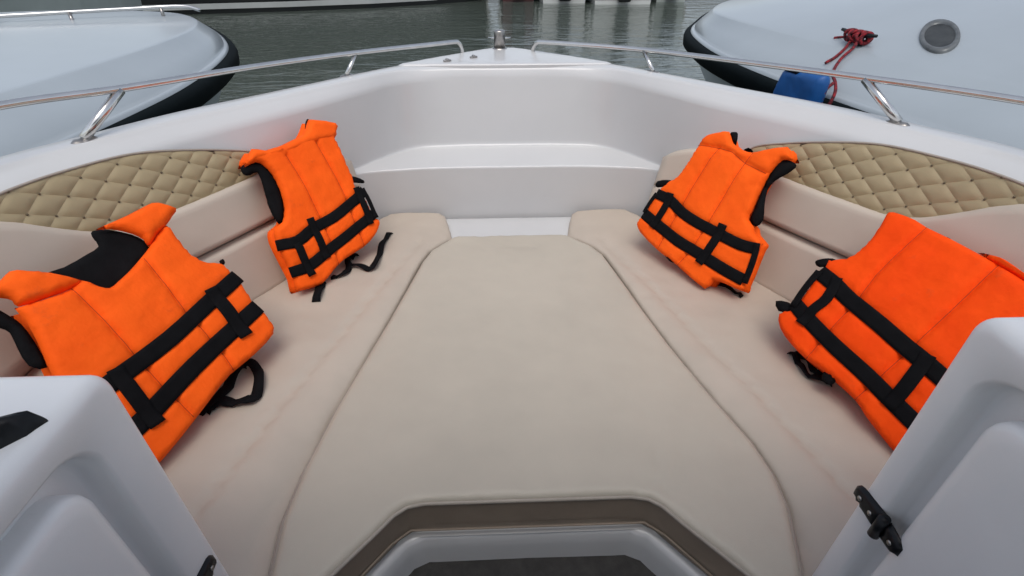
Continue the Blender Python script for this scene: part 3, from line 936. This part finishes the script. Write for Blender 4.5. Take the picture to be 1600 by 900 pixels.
# ------------------------------------------------------------------ life vests
VESTS = {
'FL': {'org':[-0.71,1.421,0.03],'ux':[0.5299,0.8235,0.2025],'uy':[-0.4975,0.1086,0.8606],'front':[(0.128,0.406),(0.179,0.435),(0.215,0.411),(0.28,0.397),(0.355,0.39),(0.409,0.417),(0.421,0.418),(0.458,0.395),(0.498,0.365),(0.48,0.343),(0.458,0.327),(0.446,0.282),(0.426,0.22),(0.419,0.188),(0.401,0.15),(0.407,0.112),(0.398,0.07),(0.387,0.03),(0.401,0.009),(0.392,-0.007),(0.345,-0.026),(0.278,-0.03),(0.193,-0.017),(0.132,-0.021),(0.07,-0.03),(-0.0,-0.001),(-0.01,0.013),(0.009,0.046),(0.019,0.081),(0.031,0.127),(0.045,0.174),(0.067,0.204),(0.103,0.206),(0.139,0.235),(0.168,0.289),(0.182,0.341),(0.178,0.378),(0.165,0.397)],'seams':[[(0.26,0.367),(0.248,0.283),(0.233,0.21),(0.217,0.154),(0.186,0.05),(0.159,-0.021)],[(0.382,0.352),(0.366,0.258),(0.348,0.164),(0.316,0.077),(0.283,-0.029)]],'belts':[([(0.035,0.159),(0.095,0.132),(0.163,0.133),(0.25,0.12),(0.355,0.12),(0.423,0.124)],0.032),([(0.012,0.066),(0.073,0.046),(0.159,0.045),(0.248,0.042),(0.355,0.04),(0.396,0.04)],0.032),([(0.175,0.167),(0.156,0.102),(0.134,0.028)],0.023),([(0.087,0.129),(0.07,0.074),(0.056,0.017)],0.024),([(0.393,0.153),(0.374,0.087),(0.351,0.019)],0.022),([(0.421,0.135),(0.406,0.081),(0.389,0.022)],0.017)],'lining':[[(0.118,0.407),(0.14,0.409),(0.167,0.399),(0.182,0.379),(0.186,0.342),(0.172,0.289),(0.142,0.234),(0.1,0.2),(0.095,0.225),(0.106,0.267),(0.133,0.32),(0.152,0.37),(0.126,0.374),(0.111,0.387)],[(0.381,0.395),(0.408,0.42),(0.421,0.425),(0.425,0.418),(0.409,0.402),(0.387,0.392)]],'lobes':[[(0.078,0.201),(0.109,0.197),(0.132,0.178),(0.124,0.158),(0.097,0.145),(0.072,0.156),(0.059,0.177),(0.08,0.181)],[(0.407,0.195),(0.429,0.18),(0.449,0.152),(0.44,0.145),(0.416,0.162),(0.4,0.175)]],'collar':[[(0.12,0.402),(0.133,0.409),(0.18,0.436),(0.215,0.411),(0.274,0.396),(0.253,0.373),(0.195,0.389),(0.167,0.399)],[(0.251,0.374),(0.276,0.398),(0.356,0.391),(0.407,0.415),(0.423,0.417),(0.498,0.365),(0.48,0.343),(0.458,0.327),(0.39,0.346),(0.317,0.359)]],'tails':[([(-0.58,1.681,0.012),(-0.602,1.649,0.012),(-0.598,1.611,0.012),(-0.553,1.593,0.012),(-0.506,1.582,0.012),(-0.498,1.678,0.012),(-0.499,1.765,0.012),(-0.484,1.858,0.012)],0.022),([(-0.642,1.525,0.012),(-0.598,1.541,0.012),(-0.592,1.586,0.012),(-0.607,1.633,0.012)],0.021),([(-0.656,1.389,0.012),(-0.659,1.458,0.012),(-0.662,1.492,0.012)],0.028)]},
'AL': {'org':[-0.816,0.767,0.03],'ux':[0.3167,0.9399,0.128],'uy':[-0.6433,0.1136,0.7571],'front':[(0.085,0.421),(0.127,0.404),(0.174,0.39),(0.203,0.392),(0.215,0.36),(0.226,0.344),(0.249,0.344),(0.285,0.347),(0.33,0.355),(0.365,0.363),(0.401,0.375),(0.446,0.381),(0.43,0.33),(0.422,0.287),(0.433,0.25),(0.459,0.225),(0.456,0.198),(0.452,0.159),(0.436,0.119),(0.425,0.093),(0.424,0.062),(0.413,0.023),(0.393,-0.002),(0.312,0.0),(0.231,0.013),(0.162,0.01),(0.099,0.005),(-0.0,-0.0),(-0.046,0.008),(-0.071,0.05),(-0.047,0.113),(-0.017,0.195),(0.007,0.263),(0.027,0.304),(0.05,0.346),(0.07,0.388),(0.079,0.421)],'seams':[[(0.175,0.389),(0.162,0.311),(0.14,0.218),(0.125,0.158),(0.113,0.105),(0.098,0.012)],[(0.332,0.35),(0.31,0.271),(0.288,0.196),(0.278,0.149),(0.259,0.062),(0.242,0.014)]],'belts':[([(0.46,0.171),(0.351,0.173),(0.207,0.174),(0.082,0.188),(-0.019,0.199)],0.036),([(0.427,0.078),(0.343,0.083),(0.187,0.091),(0.054,0.089),(-0.048,0.092)],0.038),([(0.369,0.196),(0.352,0.133),(0.327,0.049)],0.032),([(0.084,0.208),(0.061,0.139),(0.039,0.06)],0.03)],'lining':[[(0.174,0.446),(0.217,0.434),(0.267,0.43),(0.297,0.43),(0.306,0.453),(0.317,0.461),(0.342,0.446),(0.367,0.412),(0.374,0.385),(0.366,0.362),(0.329,0.352),(0.284,0.344),(0.247,0.342),(0.224,0.342),(0.213,0.358),(0.202,0.391),(0.192,0.418)],[(0.061,0.471),(0.065,0.439),(0.066,0.415),(0.065,0.393),(0.051,0.351),(0.024,0.298),(0.008,0.322),(0.024,0.362),(0.04,0.393),(0.037,0.411),(0.03,0.44)]],'lobes':[[(0.455,0.231),(0.469,0.23),(0.465,0.219),(0.454,0.218)]],'collar':[[(0.316,0.462),(0.337,0.46),(0.392,0.451),(0.452,0.445),(0.475,0.437),(0.499,0.4),(0.474,0.39),(0.443,0.381),(0.401,0.375),(0.365,0.364),(0.371,0.384),(0.365,0.41),(0.341,0.445)],[(0.054,0.47),(0.078,0.482),(0.108,0.481),(0.132,0.486),(0.15,0.472),(0.175,0.443),(0.203,0.392),(0.174,0.39),(0.127,0.404),(0.085,0.421),(0.088,0.437),(0.08,0.453)]],'tails':[([(-0.816,0.909,0.012),(-0.784,0.96,0.012),(-0.779,1.031,0.012),(-0.77,1.081,0.012),(-0.741,1.08,0.012),(-0.706,1.028,0.012),(-0.694,0.957,0.012),(-0.732,0.943,0.012),(-0.776,0.942,0.012),(-0.798,0.915,0.012)],0.027)]},
'AR': {'org':[0.744,1.107,0.08],'ux':[0.2681,-0.9528,-0.1428],'uy':[0.652,0.0703,0.755],'front':[(-0.068,0.403),(-0.046,0.413),(-0.005,0.421),(0.03,0.421),(0.085,0.428),(0.154,0.434),(0.202,0.437),(0.256,0.439),(0.306,0.437),(0.326,0.39),(0.35,0.338),(0.375,0.296),(0.395,0.248),(0.415,0.17),(0.431,0.095),(0.436,0.015),(0.414,-0.004),(0.349,0.0),(0.304,0.005),(0.262,0.013),(0.171,0.006),(0.116,-0.005),(0.056,-0.007),(0.001,0.001),(-0.034,0.026),(-0.019,0.059),(-0.027,0.096),(-0.045,0.155),(-0.053,0.191),(-0.066,0.219),(-0.037,0.249),(-0.031,0.283),(-0.04,0.335),(-0.059,0.379)],'seams':[[(0.031,0.42),(0.041,0.335),(0.052,0.261),(0.075,0.187),(0.094,0.091),(0.115,-0.004)],[(0.202,0.437),(0.214,0.364),(0.225,0.302),(0.241,0.194),(0.254,0.099),(0.265,0.012)]],'belts':[([(-0.057,0.178),(0.004,0.18),(0.065,0.176),(0.157,0.179),(0.228,0.179),(0.284,0.181),(0.366,0.181)],0.036),([(-0.02,0.075),(0.046,0.07),(0.134,0.069),(0.235,0.073),(0.308,0.072),(0.388,0.072)],0.035),([(-0.0,0.197),(0.028,0.142),(0.03,0.096),(0.038,0.048)],0.024),([(-0.05,0.18),(-0.035,0.121),(-0.017,0.066)],0.018),([(0.279,0.199),(0.306,0.124),(0.321,0.055)],0.028)],'lining':[[(0.073,0.426),(0.075,0.431),(0.088,0.431),(0.088,0.425)],[(0.226,0.275),(0.238,0.289),(0.245,0.274),(0.236,0.269)]],'lobes':[[(-0.084,0.19),(-0.085,0.201),(-0.069,0.221),(-0.052,0.23),(-0.042,0.216),(-0.065,0.188)],[(-0.068,0.044),(-0.042,0.065),(-0.015,0.069),(-0.009,0.053),(-0.039,0.03)],[(0.169,0.004),(0.18,0.022),(0.2,0.019),(0.207,-0.004),(0.185,-0.013)]],'collar':[[(0.153,0.435),(0.179,0.448),(0.201,0.453),(0.244,0.451),(0.291,0.447),(0.299,0.434),(0.257,0.438),(0.203,0.436)]],'tails':[([(0.782,1.081,0.012),(0.783,1.037,0.012),(0.78,0.995,0.012),(0.803,0.97,0.012),(0.834,0.953,0.012)],0.017),([(0.796,1.086,0.012),(0.815,1.047,0.012),(0.811,1.004,0.012),(0.826,0.978,0.012)],0.025)]},
'FR': {'org':[0.479,1.716,0.11],'ux':[0.5073,-0.8401,-0.1921],'uy':[0.4951,0.1017,0.8629],'front':[(0.022,0.347),(0.026,0.378),(0.056,0.404),(0.089,0.423),(0.125,0.399),(0.168,0.396),(0.201,0.403),(0.231,0.429),(0.283,0.468),(0.311,0.453),(0.324,0.444),(0.299,0.43),(0.293,0.398),(0.296,0.361),(0.309,0.305),(0.324,0.257),(0.333,0.23),(0.362,0.22),(0.376,0.207),(0.416,0.197),(0.42,0.18),(0.434,0.137),(0.447,0.1),(0.458,0.063),(0.467,0.04),(0.421,0.027),(0.371,0.01),(0.365,-0.032),(0.236,-0.03),(0.142,-0.033),(0.031,-0.024),(-0.001,0.0),(0.004,0.042),(-0.002,0.121),(-0.001,0.146),(0.014,0.187),(0.031,0.217),(0.03,0.275)],'seams':[[(0.097,0.362),(0.095,0.324),(0.102,0.247),(0.114,0.15),(0.127,0.048),(0.136,-0.026)],[(0.206,0.365),(0.213,0.296),(0.232,0.163),(0.241,0.072),(0.242,0.018),(0.235,-0.031)],[(0.021,0.337),(0.1,0.364),(0.147,0.374),(0.207,0.365),(0.284,0.371)],[(0.206,0.403),(0.206,0.365)]],'belts':[([(0.006,0.126),(0.069,0.135),(0.134,0.126),(0.211,0.13),(0.288,0.141),(0.368,0.153),(0.423,0.174)],0.032),([(0.0,0.042),(0.078,0.041),(0.186,0.041),(0.287,0.052),(0.375,0.06),(0.45,0.071)],0.034),([(0.057,0.157),(0.073,0.089),(0.073,0.021)],0.023),([(0.285,0.175),(0.298,0.108),(0.301,0.027)],0.026),([(0.007,0.127),(0.007,0.044)],0.013),([(0.411,0.188),(0.436,0.134),(0.459,0.065)],0.015)],'lining':[[(0.332,0.229),(0.323,0.256),(0.306,0.311),(0.291,0.365),(0.285,0.41),(0.299,0.435),(0.331,0.439),(0.341,0.428),(0.33,0.398),(0.316,0.367),(0.316,0.333),(0.339,0.291),(0.367,0.252),(0.361,0.222)],[(0.089,0.418),(0.099,0.431),(0.114,0.431),(0.131,0.404),(0.13,0.396)],[(0.165,0.394),(0.174,0.411),(0.195,0.409),(0.191,0.4)]],'lobes':[[(-0.024,0.145),(-0.026,0.162),(0.001,0.183),(0.027,0.193),(0.033,0.176),(0.014,0.162),(-0.01,0.144)],[(0.169,-0.028),(0.185,-0.019),(0.223,-0.026),(0.204,-0.035)]],'collar':[],'tails':[([(0.696,1.447,0.012),(0.725,1.407,0.012),(0.759,1.364,0.012)],0.019),([(0.992,1.805,0.012),(1.0,1.778,0.012),(1.021,1.763,0.012)],0.019)]},
}

def vest(key, label, om, wseed):
    D = VESTS[key]
    fr = frame(D['org'], D['ux'], D['uy'])
    org = Vector(D['org'])
    th = empty('life_vest', (org.x, org.y, 0.0))
    tag(th, label, 'life vest', 'orange life vests on the bow seats')
    ol = smooth_poly(D['front'], 2)
    cen = np.mean(ol, axis=0)
    press = [(p, w * .5, .007) for p, w in D['belts'][:2]]
    def bow(p):
        q = (p - cen) / .25
        return .010 * (1 - q[:, 0] ** 2) - .004 * q[:, 1] ** 2
    _, H = pad('front_panel', ol, fr, om, th, .018, .014, .0085, back=.016, seams=D['seams'], groove=.60, gw=.0045, wrinkle=.0032, wseed=wseed, press=press, extra=bow)
    # stitched seam threads
    for s in D['seams']:
        sp = resample(s, .008)
        hs = H(np.array(sp))
        MB().tube([fr(p[0], p[1], h + .0002) for p, h in zip(sp, hs)], .0011, 5).build('seam', 'seam', th)
    bo = [cen + (p - cen) * 1.012 for p in ol]
    bf = lambda a, b, c=0.0: fr(a, b, c - .048)
    pad('back_panel', bo, bf, om, th, .022, .024, .014, wrinkle=.004, wseed=wseed + 4)
    for i, l in enumerate(D['lining']):
        lo = smooth_poly(l, 2)
        if key == 'AL' and i == 0:
            lc = np.mean(lo, axis=0)
            lo = [lc + (p - lc) * np.array([1.07, 1.12]) for p in lo]
        lfr = (lambda a, b, c=0.0: fr(a, b, c - .006)) if not (key == 'AL' and i == 0) else (lambda a, b, c=0.0: fr(a, b, c - .012))
        pad('lining', lo, lfr, 'black_cloth', th, .010, .014, .010, wrinkle=.004, wseed=wseed + i, back=.02)
    for i, l in enumerate(D['collar']):
        lo = smooth_poly(l, 2)
        pad('collar', lo, (lambda a, b, c=0.0: fr(a, b, c + .008)), om, th, .020, .018, .009, back=.012, wrinkle=.005, wseed=wseed + 9 + i)
    for i, (p, w) in enumerate(D['belts']):
        ribbon('belt' if i < 2 else 'belt_keeper', p, w * 1.12, fr, 'web', th, H, lift=.0045 if i < 2 else .0075, thick=.003)
    for i, l in enumerate(D['lobes']):
        pad('strap_tab', smooth_poly(l, 2), (lambda a, b, c=0.0: fr(a, b, c + .010)), 'web', th, .006, .006, .007, wrinkle=.002, wseed=i)
    for i, (p, w) in enumerate(D['tails']):
        tail(th, p, w, i + wseed)
def tail(th, P, w, sd):
    """loose webbing lying and curling on the seat"""
    q = cat([(x, y, z) for x, y, z in P], 5)
    v, f = [], []
    n = len(q)
    for i, p in enumerate(q):
        t = q[min(i + 1, n - 1)] - q[max(i - 1, 0)]
        t = Vector((t[0], t[1], 0)).normalized()
        nn = Vector((-t.y, t.x, .25 * math.sin(i * .7 + sd))).normalized()
        lift = .010 + .010 * abs(math.sin(i * .45 + sd)) if 0 < i < n - 1 else .006
        c = Vector((p[0], p[1], p[2] - .012 + lift))
        for k, dz in ((-1, .0015), (0, .0025), (1, .0015), (1, -.0015), (-1, -.0015)):
            v.append(c + nn * w * .5 * k + Vector((0, 0, dz)))
    for i in range(n - 1):
        for k in range(5):
            f.append((i * 5 + k, i * 5 + (k + 1) % 5, i * 5 + 5 + (k + 1) % 5, i * 5 + 5 + k))
    f.append((0, 1, 2, 3, 4))
    f.append(tuple((n - 1) * 5 + k for k in (4, 3, 2, 1, 0)))
    fixn(obj('strap', v, f, 'web', th))
vest('FL', 'orange life vest propped at the port front corner with a loose strap on the seat', 'orange', 1.3)
vest('AL', 'orange life vest with black neck lining showing, behind the port console', 'orange', 2.7)
vest('AR', 'deep orange life vest leaning behind the starboard console', 'orange_b', 4.1)
vest('FR', 'pale orange life vest leaning at the starboard front corner', 'orange', 5.9)

# ------------------------------------------------------------------ neighbouring boats
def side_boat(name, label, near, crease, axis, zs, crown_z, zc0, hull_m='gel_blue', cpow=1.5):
    """near / crease: plan points tip -> aft on the side next to us; axis: (tip, aft) of the centre line"""
    a0, a1 = Vector(axis[0]), Vector(axis[1])
    d = (a1 - a0).normalized()
    nv = Vector((-d.y, d.x))
    def mirror(p):
        q = Vector(p[:2]) - a0
        k = q.dot(nv)
        r = Vector(p[:2]) - nv * (2 * k)
        return (r.x, r.y)
    def foot(p):
        q = Vector(p[:2]) - a0
        r = a0 + d * q.dot(d)
        return (r.x, r.y)
    th = empty(name, (near[-1][0], near[-1][1] + 2, WZ))
    tag(th, label, 'boat')
    N = [tuple(p) for p in cat(near, 8)]
    Cc = [tuple(p) for p in cat(crease, 8)]
    def both(P, z, k=0.0):
        """full loop at height z (number or per-point); k moves it towards the centre line"""
        P2 = []
        for i, p in enumerate(P):
            f_ = foot(p)
            zz = z[i] if isinstance(z, (list, tuple)) else z
            P2.append((p[0] + (f_[0] - p[0]) * k, p[1] + (f_[1] - p[1]) * k, zz))
        L = [mirror(p) + (p[2],) for p in P2]
        return P2[::-1] + L[1:]
    def grow(P, g):
        r = []
        for i, p in enumerate(P):
            a, b = Vector(P[max(i - 1, 0)]), Vector(P[min(i + 1, len(P) - 1)])
            t = (b - a).normalized()
            n = Vector((-t.y, t.x))
            f_ = Vector(foot(p))
            w = Vector(p) - f_
            if i > 0 and n.dot(w) < 0: n = -n
            if i == 0: n = (a0 - a1).normalized()
            r.append((p[0] + n.x * g, p[1] + n.y * g))
        return r
    zr, zc = zs
    kc = (1 - zc) / (1 - zc0)
    Cc = [(-.06 + (p[0] + .06) * kc, p[1] * kc) for p in Cc]
    nn = len(N)
    # hull sides
    knee = []
    tipd = (a1 - a0).normalized()
    Wl = []
    for i, p in enumerate(N):
        f_ = Vector(foot(p))
        q = Vector(p) + (f_ - Vector(p)) * .28 + tipd * (.75 * (1 - i / (nn - 1)))
        Wl.append((q.x, q.y))
    Ml = [((a[0] * .55 + b[0] * .45), (a[1] * .55 + b[1] * .45)) for a, b in zip(N, Wl)]
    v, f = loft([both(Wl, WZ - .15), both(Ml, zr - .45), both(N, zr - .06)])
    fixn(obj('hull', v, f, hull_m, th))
    # rub rail
    g = [(0.0, zr - .105), (.030, zr - .100), (.050, zr - .080), (.055, zr - .03), (.048, zr - .008), (.025, zr + .002), (-.01, zr + .002)]
    v, f = loft([both(grow(N, q), z) for q, z in g])
    o = fixn(obj('rub_rail', v, f, 'rubber', th))
    tag(o, 'thick black rubber rub rail')
    # deck: edge lip, side deck, crease, crowned foredeck
    def lerpP(A, B, t): return [(p[0] + (q[0] - p[0]) * t, p[1] + (q[1] - p[1]) * t) for p, q in zip(A, B)]
    rows = [both(grow(N, .008), zr + .003), both(grow(N, .004), zr + .016), both(grow(N, -.010), zr + .022), both(grow(N, -.022), zr + .018),
            both(lerpP(N, Cc, .12), zr + .018 + (zc - zr - .018) * .12), both(lerpP(N, Cc, .5), zr + .018 + (zc - zr - .018) * .5), both(lerpP(N, Cc, .93), zr + .018 + (zc - zr - .018) * .93), both(lerpP(N, Cc, .975), zr + .018 + (zc - zr - .018) * .975), both(Cc, zc - .001)]
    ft = [foot(p) for p in Cc]
    cz = [crown_z(i / (nn - 1)) for i in range(nn)]
    for t in (.02, .06, .2, .35, .5, .65, .8, 1.0):
        zz = [zc + (c - zc) * (1 - (1 - t) ** cpow) for c in cz]
        rows.append(both(lerpP(Cc, ft, min(t, .999)), zz))
    v, f = loft(rows)
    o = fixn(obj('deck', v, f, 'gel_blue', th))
    return th
lb = side_boat('moored_boat', 'white boat with a black rub rail moored on the port side, without a porthole',
    [(-3.05, 5.45), (-2.78, 5.2), (-2.4, 4.72), (-2.02, 4.15), (-1.77, 3.68), (-1.62, 3.18), (-1.535, 2.6), (-1.53, 2.1), (-1.56, 1.6), (-1.60, 1.0), (-1.61, .4), (-1.62, -1.5)],
    [(-3.05, 4.82), (-2.80, 4.78), (-2.50, 4.62), (-2.20, 4.25), (-2.0, 3.75), (-1.935, 3.2), (-1.935, 2.7), (-1.96, 2.2), (-1.99, 1.7), (-2.02, 1.0), (-2.03, .4), (-2.05, -1.5)],
    ((-3.05, 5.45), (-3.05, -1.5)), (.40, .545), lambda t: .550 + .03 * min(1, t * 1.6), .50)
rb = side_boat('moored_boat', 'white boat with an oval porthole and black rub rail moored on the starboard side',
    [(2.72, 6.35), (2.45, 6.05), (2.05, 5.45), (1.70, 4.78), (1.46, 4.25), (1.345, 3.62), (1.335, 3.08), (1.385, 2.6), (1.475, 2.15), (1.60, 1.5), (1.66, .9), (1.72, -1.5)],
    [(2.74, 5.60), (2.45, 5.55), (2.12, 5.25), (1.80, 4.75), (1.63, 4.25), (1.66, 3.6), (1.74, 3.1), (1.82, 2.72), (1.92, 2.30), (2.08, 1.6), (2.15, .9), (2.25, -1.5)],
    ((2.72, 6.35), (3.25, -1.5)), (.40, .555), lambda t: .560 + .30 * min(1, max(0, t - .08) * 2.2), .52)

# rail and stanchion along the far side of the port neighbour
mb = MB().tube([tuple(p) for p in cat([(-4.4, 2.82, .61), (-3.6, 3.28, .605), (-3.04, 3.61, .60), (-2.75, 3.79, .60), (-2.475, 3.956, .60), (-2.20, 4.10, .60), (-2.10, 4.15, .57)], 6)], .012, 10)
mb.build('deck_rail', 'steel', lb)
for a, b in (((-3.6, 3.27, .55), (-3.6, 3.28, .605)), ((-2.715, 3.74, .55), (-2.75, 3.79, .60)), ((-2.30, 4.03, .54), (-2.31, 4.045, .60))):
    MB().tube([a, b], .011, 10).build('rail_post', 'steel_dull', lb)

# porthole
def porthole():
    dk = [q for q in rb.children if q.name.startswith('deck')][0]
    from mathutils.bvhtree import BVHTree
    bm = bmesh.new()
    bm.from_mesh(dk.data)
    tr = BVHTree.FromBMesh(bm)
    sh = world_loc(dk)
    hit = tr.ray_cast(Vector((1.927, 2.434, 3)) - sh, Vector((0, 0, -1)))
    hit2 = tr.ray_cast(Vector((1.695, 2.644, 3)) - sh, Vector((0, 0, -1)))
    c = hit[0] + sh + Vector((0, 0, .004))
    n = hit[1] if hit[1].z > 0 else -hit[1]
    bm.free()
    global cp
    cp = hit2[0] + sh
    x = Vector((.88, -.47, 0))
    x = (x - n * x.dot(n)).normalized()
    y = n.cross(x)
    fr = lambda a, b, h=0.0: c + x * a + y * b + n * h
    L = []
    for k, h in ((1.03, -.05), (1.0, .004), (.97, .010), (.80, .010), (.75, .004), (.72, -.006)):
        L.append([fr(.070 * k * math.cos(t * math.pi / 20), .185 * k * math.sin(t * math.pi / 20), h) for t in range(40)])
    v, f = loft(L, True)
    p = fixn(obj('porthole', v, f, 'port_ring', rb))
    tag(p, 'oval metal framed porthole with dark glass')
    ring = [fr(.070 * .75 * math.cos(t * math.pi / 20), .185 * .75 * math.sin(t * math.pi / 20), .003) for t in range(40)]
    fixn(obj('glass', ring, [tuple(range(40))], 'smoke', p))
porthole()
# deck cleat
ax = Vector((.16, -.98, .0)).normalized()
mb = MB().tube([cp - ax * .11 + Vector((0, 0, .052)), cp - ax * .05 + Vector((0, 0, .045)), cp + Vector((0, 0, .043)), cp + ax * .05 + Vector((0, 0, .045)), cp + ax * .11 + Vector((0, 0, .052))], [.007, .011, .013, .011, .007], 10)
for k in (-.032, .032): mb.tube([cp + ax * k - Vector((0, 0, .02)), cp + ax * k + Vector((0, 0, .042))], .010, 10)
mb.build('cleat', 'plastic', rb)

# red mooring rope lashed round the cleat, its tails leading to the fender
rope = empty('mooring_rope', tuple(cp))
tag(rope, 'dark red rope lashed round the cleat of the starboard neighbour boat', 'rope')
rp = []
for k in range(70):
    t = k / 69
    a = t * math.pi * 13
    s = .055 * math.sin(t * math.pi * 5)
    rp.append(cp + ax * s + Vector((math.cos(a) * .026 * (1 + .3 * math.sin(k)), 0, .035 + math.sin(a) * .024)))
MB().tube([tuple(p) for p in cat(rp, 2)], .0075, 7).build('lashing', 'rope_red', rope)
for P in ([cp + Vector((0, .03, .03)), cp + Vector((-.06, -.03, -.01)), (1.585, 2.59, .522), (1.545, 2.575, .505), (1.535, 2.57, .500)],
          [cp + Vector((0, -.02, .03)), cp + Vector((-.05, -.07, -.005)), (1.575, 2.53, .522), (1.49, 2.42, .487), (1.44, 2.30, .47), (1.41, 2.235, .445), (1.395, 2.225, .40), (1.385, 2.245, .37), (1.38, 2.265, .40), (1.385, 2.265, .45), (1.43, 2.30, .47)],
          [cp + Vector((.01, .05, .04)), cp + Vector((.03, .09, .02)), cp + Vector((.0, .13, .012)), cp + Vector((-.02, .15, .006))]):
    MB().tube([tuple(p) for p in cat([tuple(p) for p in P], 6)], .0068, 8).build('rope_tail', 'rope_red', rope)
# blue fender
fth = empty('fender', (1.36, 2.40, .15))
tag(fth, 'flat blue vinyl fender hanging over the black rub rail', 'fender')
ff_ = frame((1.352, 2.40, .20), Vector((-.14, 1, 0)).normalized() * -1, (0, 0, 1))
fo = [(-.150, 0), (-.158, .10), (-.150, .20), (-.125, .285), (-.09, .297), (.10, .312), (.145, .300), (.150, .22), (.138, .10), (.130, 0)]
pad('fender_body', smooth_poly(fo, 3), ff_, 'blue', fth, .040, .035, .014, back=.03, wrinkle=.004, wseed=3)
MB().box(tuple(ff_(-.06, .292, .028)), (.02, .10, .016), .004, Matrix.Rotation(R(8), 3, 'Z')).build('fender_strap', 'web', fth)

# ------------------------------------------------------------------ far boats across the basin
def far_boat(name, label, loc, head, L, B, Hh, hull_m, stripe_m=None, trim_m='far_white', cabin=True, cab_m='far_white', stern=True):
    th = empty(name, (loc[0], loc[1], WZ))
    th.rotation_euler = (0, 0, R(head))
    tag(th, label, 'boat', 'boats across the basin')
    def P(name, v, f, m, par=th, smooth=False):
        me = bpy.data.meshes.new(name)
        me.from_pydata([tuple(q) for q in v], [], f)
        me.update()
        me.materials.append(M[m])
        if smooth: me.polygons.foreach_set('use_smooth', [True] * len(me.polygons))
        o_ = bpy.data.objects.new(name, me)
        COL.objects.link(o_)
        o_.parent = par
        return fixn(o_)
    ys = [0, .15, .35, .55, .72, .86, .95, 1.0]
    hw = [.46, .49, .5, .49, .42, .28, .13, .01]
    def loop(z, k, rake):
        r = [(-w * B * k, (t * L + rake * t ** 3), z) for t, w in zip(ys, hw)]
        q = [(w * B * k, (t * L + rake * t ** 3), z) for t, w in zip(ys, hw)]
        return r + q[::-1]
    def shell(name, z0, z1, k0, k1, m, cap=False, g=0.0):
        lo, hi = loop(z0, k0, .1 * z0), loop(z1, k1, .25 * z1)
        v, f = loft([lo, hi], True)
        if cap: f.append(tuple(range(len(lo), 2 * len(lo))))
        return P(name, v, f, m)
    shell('hull', -.3, Hh, .82, 1.0, hull_m)
    shell('waterline_stripe', .10, .22, .868, .884, stripe_m or 'far_black')
    shell('sheer_trim', Hh - .10, Hh + .02, .995, 1.015, trim_m)
    shell('deck', Hh - .02, Hh + .01, .99, .985, trim_m, True)
    mb = MB().box((0, L * .985 + .2 * Hh, Hh + .02), (.12, .3, .08), .02)
    P('bow_fitting', mb.v, mb.f, 'steel_dull')
    if cabin:
        v = [(-.36 * B, L * .28, Hh), (.36 * B, L * .28, Hh), (.30 * B, L * .72, Hh), (-.30 * B, L * .72, Hh),
             (-.31 * B, L * .31, Hh + .95), (.31 * B, L * .31, Hh + .95), (.22 * B, L * .58, Hh + .95), (-.22 * B, L * .58, Hh + .95)]
        f = [(0, 1, 5, 4), (1, 2, 6, 5), (2, 3, 7, 6), (3, 0, 4, 7), (4, 5, 6, 7)]
        cb = P('cabin', v, f, cab_m)
        def lerp(a, b, t): return Vector(a).lerp(Vector(b), t)
        for (a, b, c, d) in ((0, 1, 5, 4), (1, 2, 6, 5), (2, 3, 7, 6), (3, 0, 4, 7)):
            q = [Vector(v[i]) for i in (a, b, c, d)]
            n = (q[1] - q[0]).cross(q[3] - q[0]).normalized()
            pt = lambda s, t: q[0].lerp(q[1], s).lerp(q[3].lerp(q[2], s), t) + n * .012
            for s0, s1 in ((.08, .47), (.53, .92)):
                P('window', [pt(s0, .38), pt(s1, .38), pt(s1, .85), pt(s0, .85)], [(0, 1, 2, 3)], 'glass', cb)
    if stern:
        mb = MB().box((0, -.12, .45), (.34, .26, .75), .05).box((0, -.10, .92), (.40, .42, .34), .08)
        P('outboard_motor', mb.v, mb.f, 'far_black', smooth=True)
        for s in (-1, 1):
            mb = MB().tube([(s * B * .46, .02, .15), (s * B * .46, .02, Hh + .35)], .03, 8)
            P('stern_post', mb.v, mb.f, 'far_white')
    mb = MB()
    for s in (-1, 1):
        mb.tube([(s * w * B * .96, t * L, Hh + .38) for t, w in zip(ys[2:], hw[2:])], .018, 6)
        for t, w in zip(ys[2:], hw[2:]): mb.tube([(s * w * B * .96, t * L, Hh), (s * w * B * .96, t * L, Hh + .38)], .014, 6)
    P('guard_rail', mb.v, mb.f, 'steel_dull')
    return th
far_boat('far_motorboat', 'long black hulled boat with a white line far across the water on the left', (-11.5, 14.3), -77, 11.5, 3.4, 2.1, 'far_black', 'far_white', 'far_black', True, 'far_grey', False)
far_boat('far_motorboat', 'grey boat across the water straight beyond the bow post', (-.85, 16.9), 0, 6.0, 1.5, 1.0, 'far_grey', 'far_black', 'far_white')
far_boat('far_motorboat', 'dark maroon boat across the water beside the white sterns', (.72, 16.5), 0, 6.0, 1.1, 1.2, 'far_maroon', 'far_black', 'far_grey')
far_boat('far_motorboat', 'narrower white stern with a black waterline across the water', (1.95, 15.9), 0, 6.2, 1.45, 1.1, 'far_white', 'far_black')
far_boat('far_motorboat', 'wider white stern with a white corner post across the water', (3.50, 15.6), 0, 7.0, 1.90, 1.2, 'far_white', 'far_black')
far_boat('far_motorboat', 'small grey white boat at the right end of the far row', (4.98, 16.2), 0, 5.0, 1.0, .9, 'far_green', 'far_grey')
far_boat('far_motorboat', 'pale hulled boat behind the rail of the port neighbour', (-8.6, 4.0), -14, 7.5, 2.6, .95, 'far_green', 'far_grey', 'far_white', True, 'far_green', False)

# quay across the basin
mb = MB().box((-3, 27.5, WZ + .1), (90, 4, 1.9), .05)
q = mb.build('quay', 'concrete', None, False)
tag(q, kind='structure')
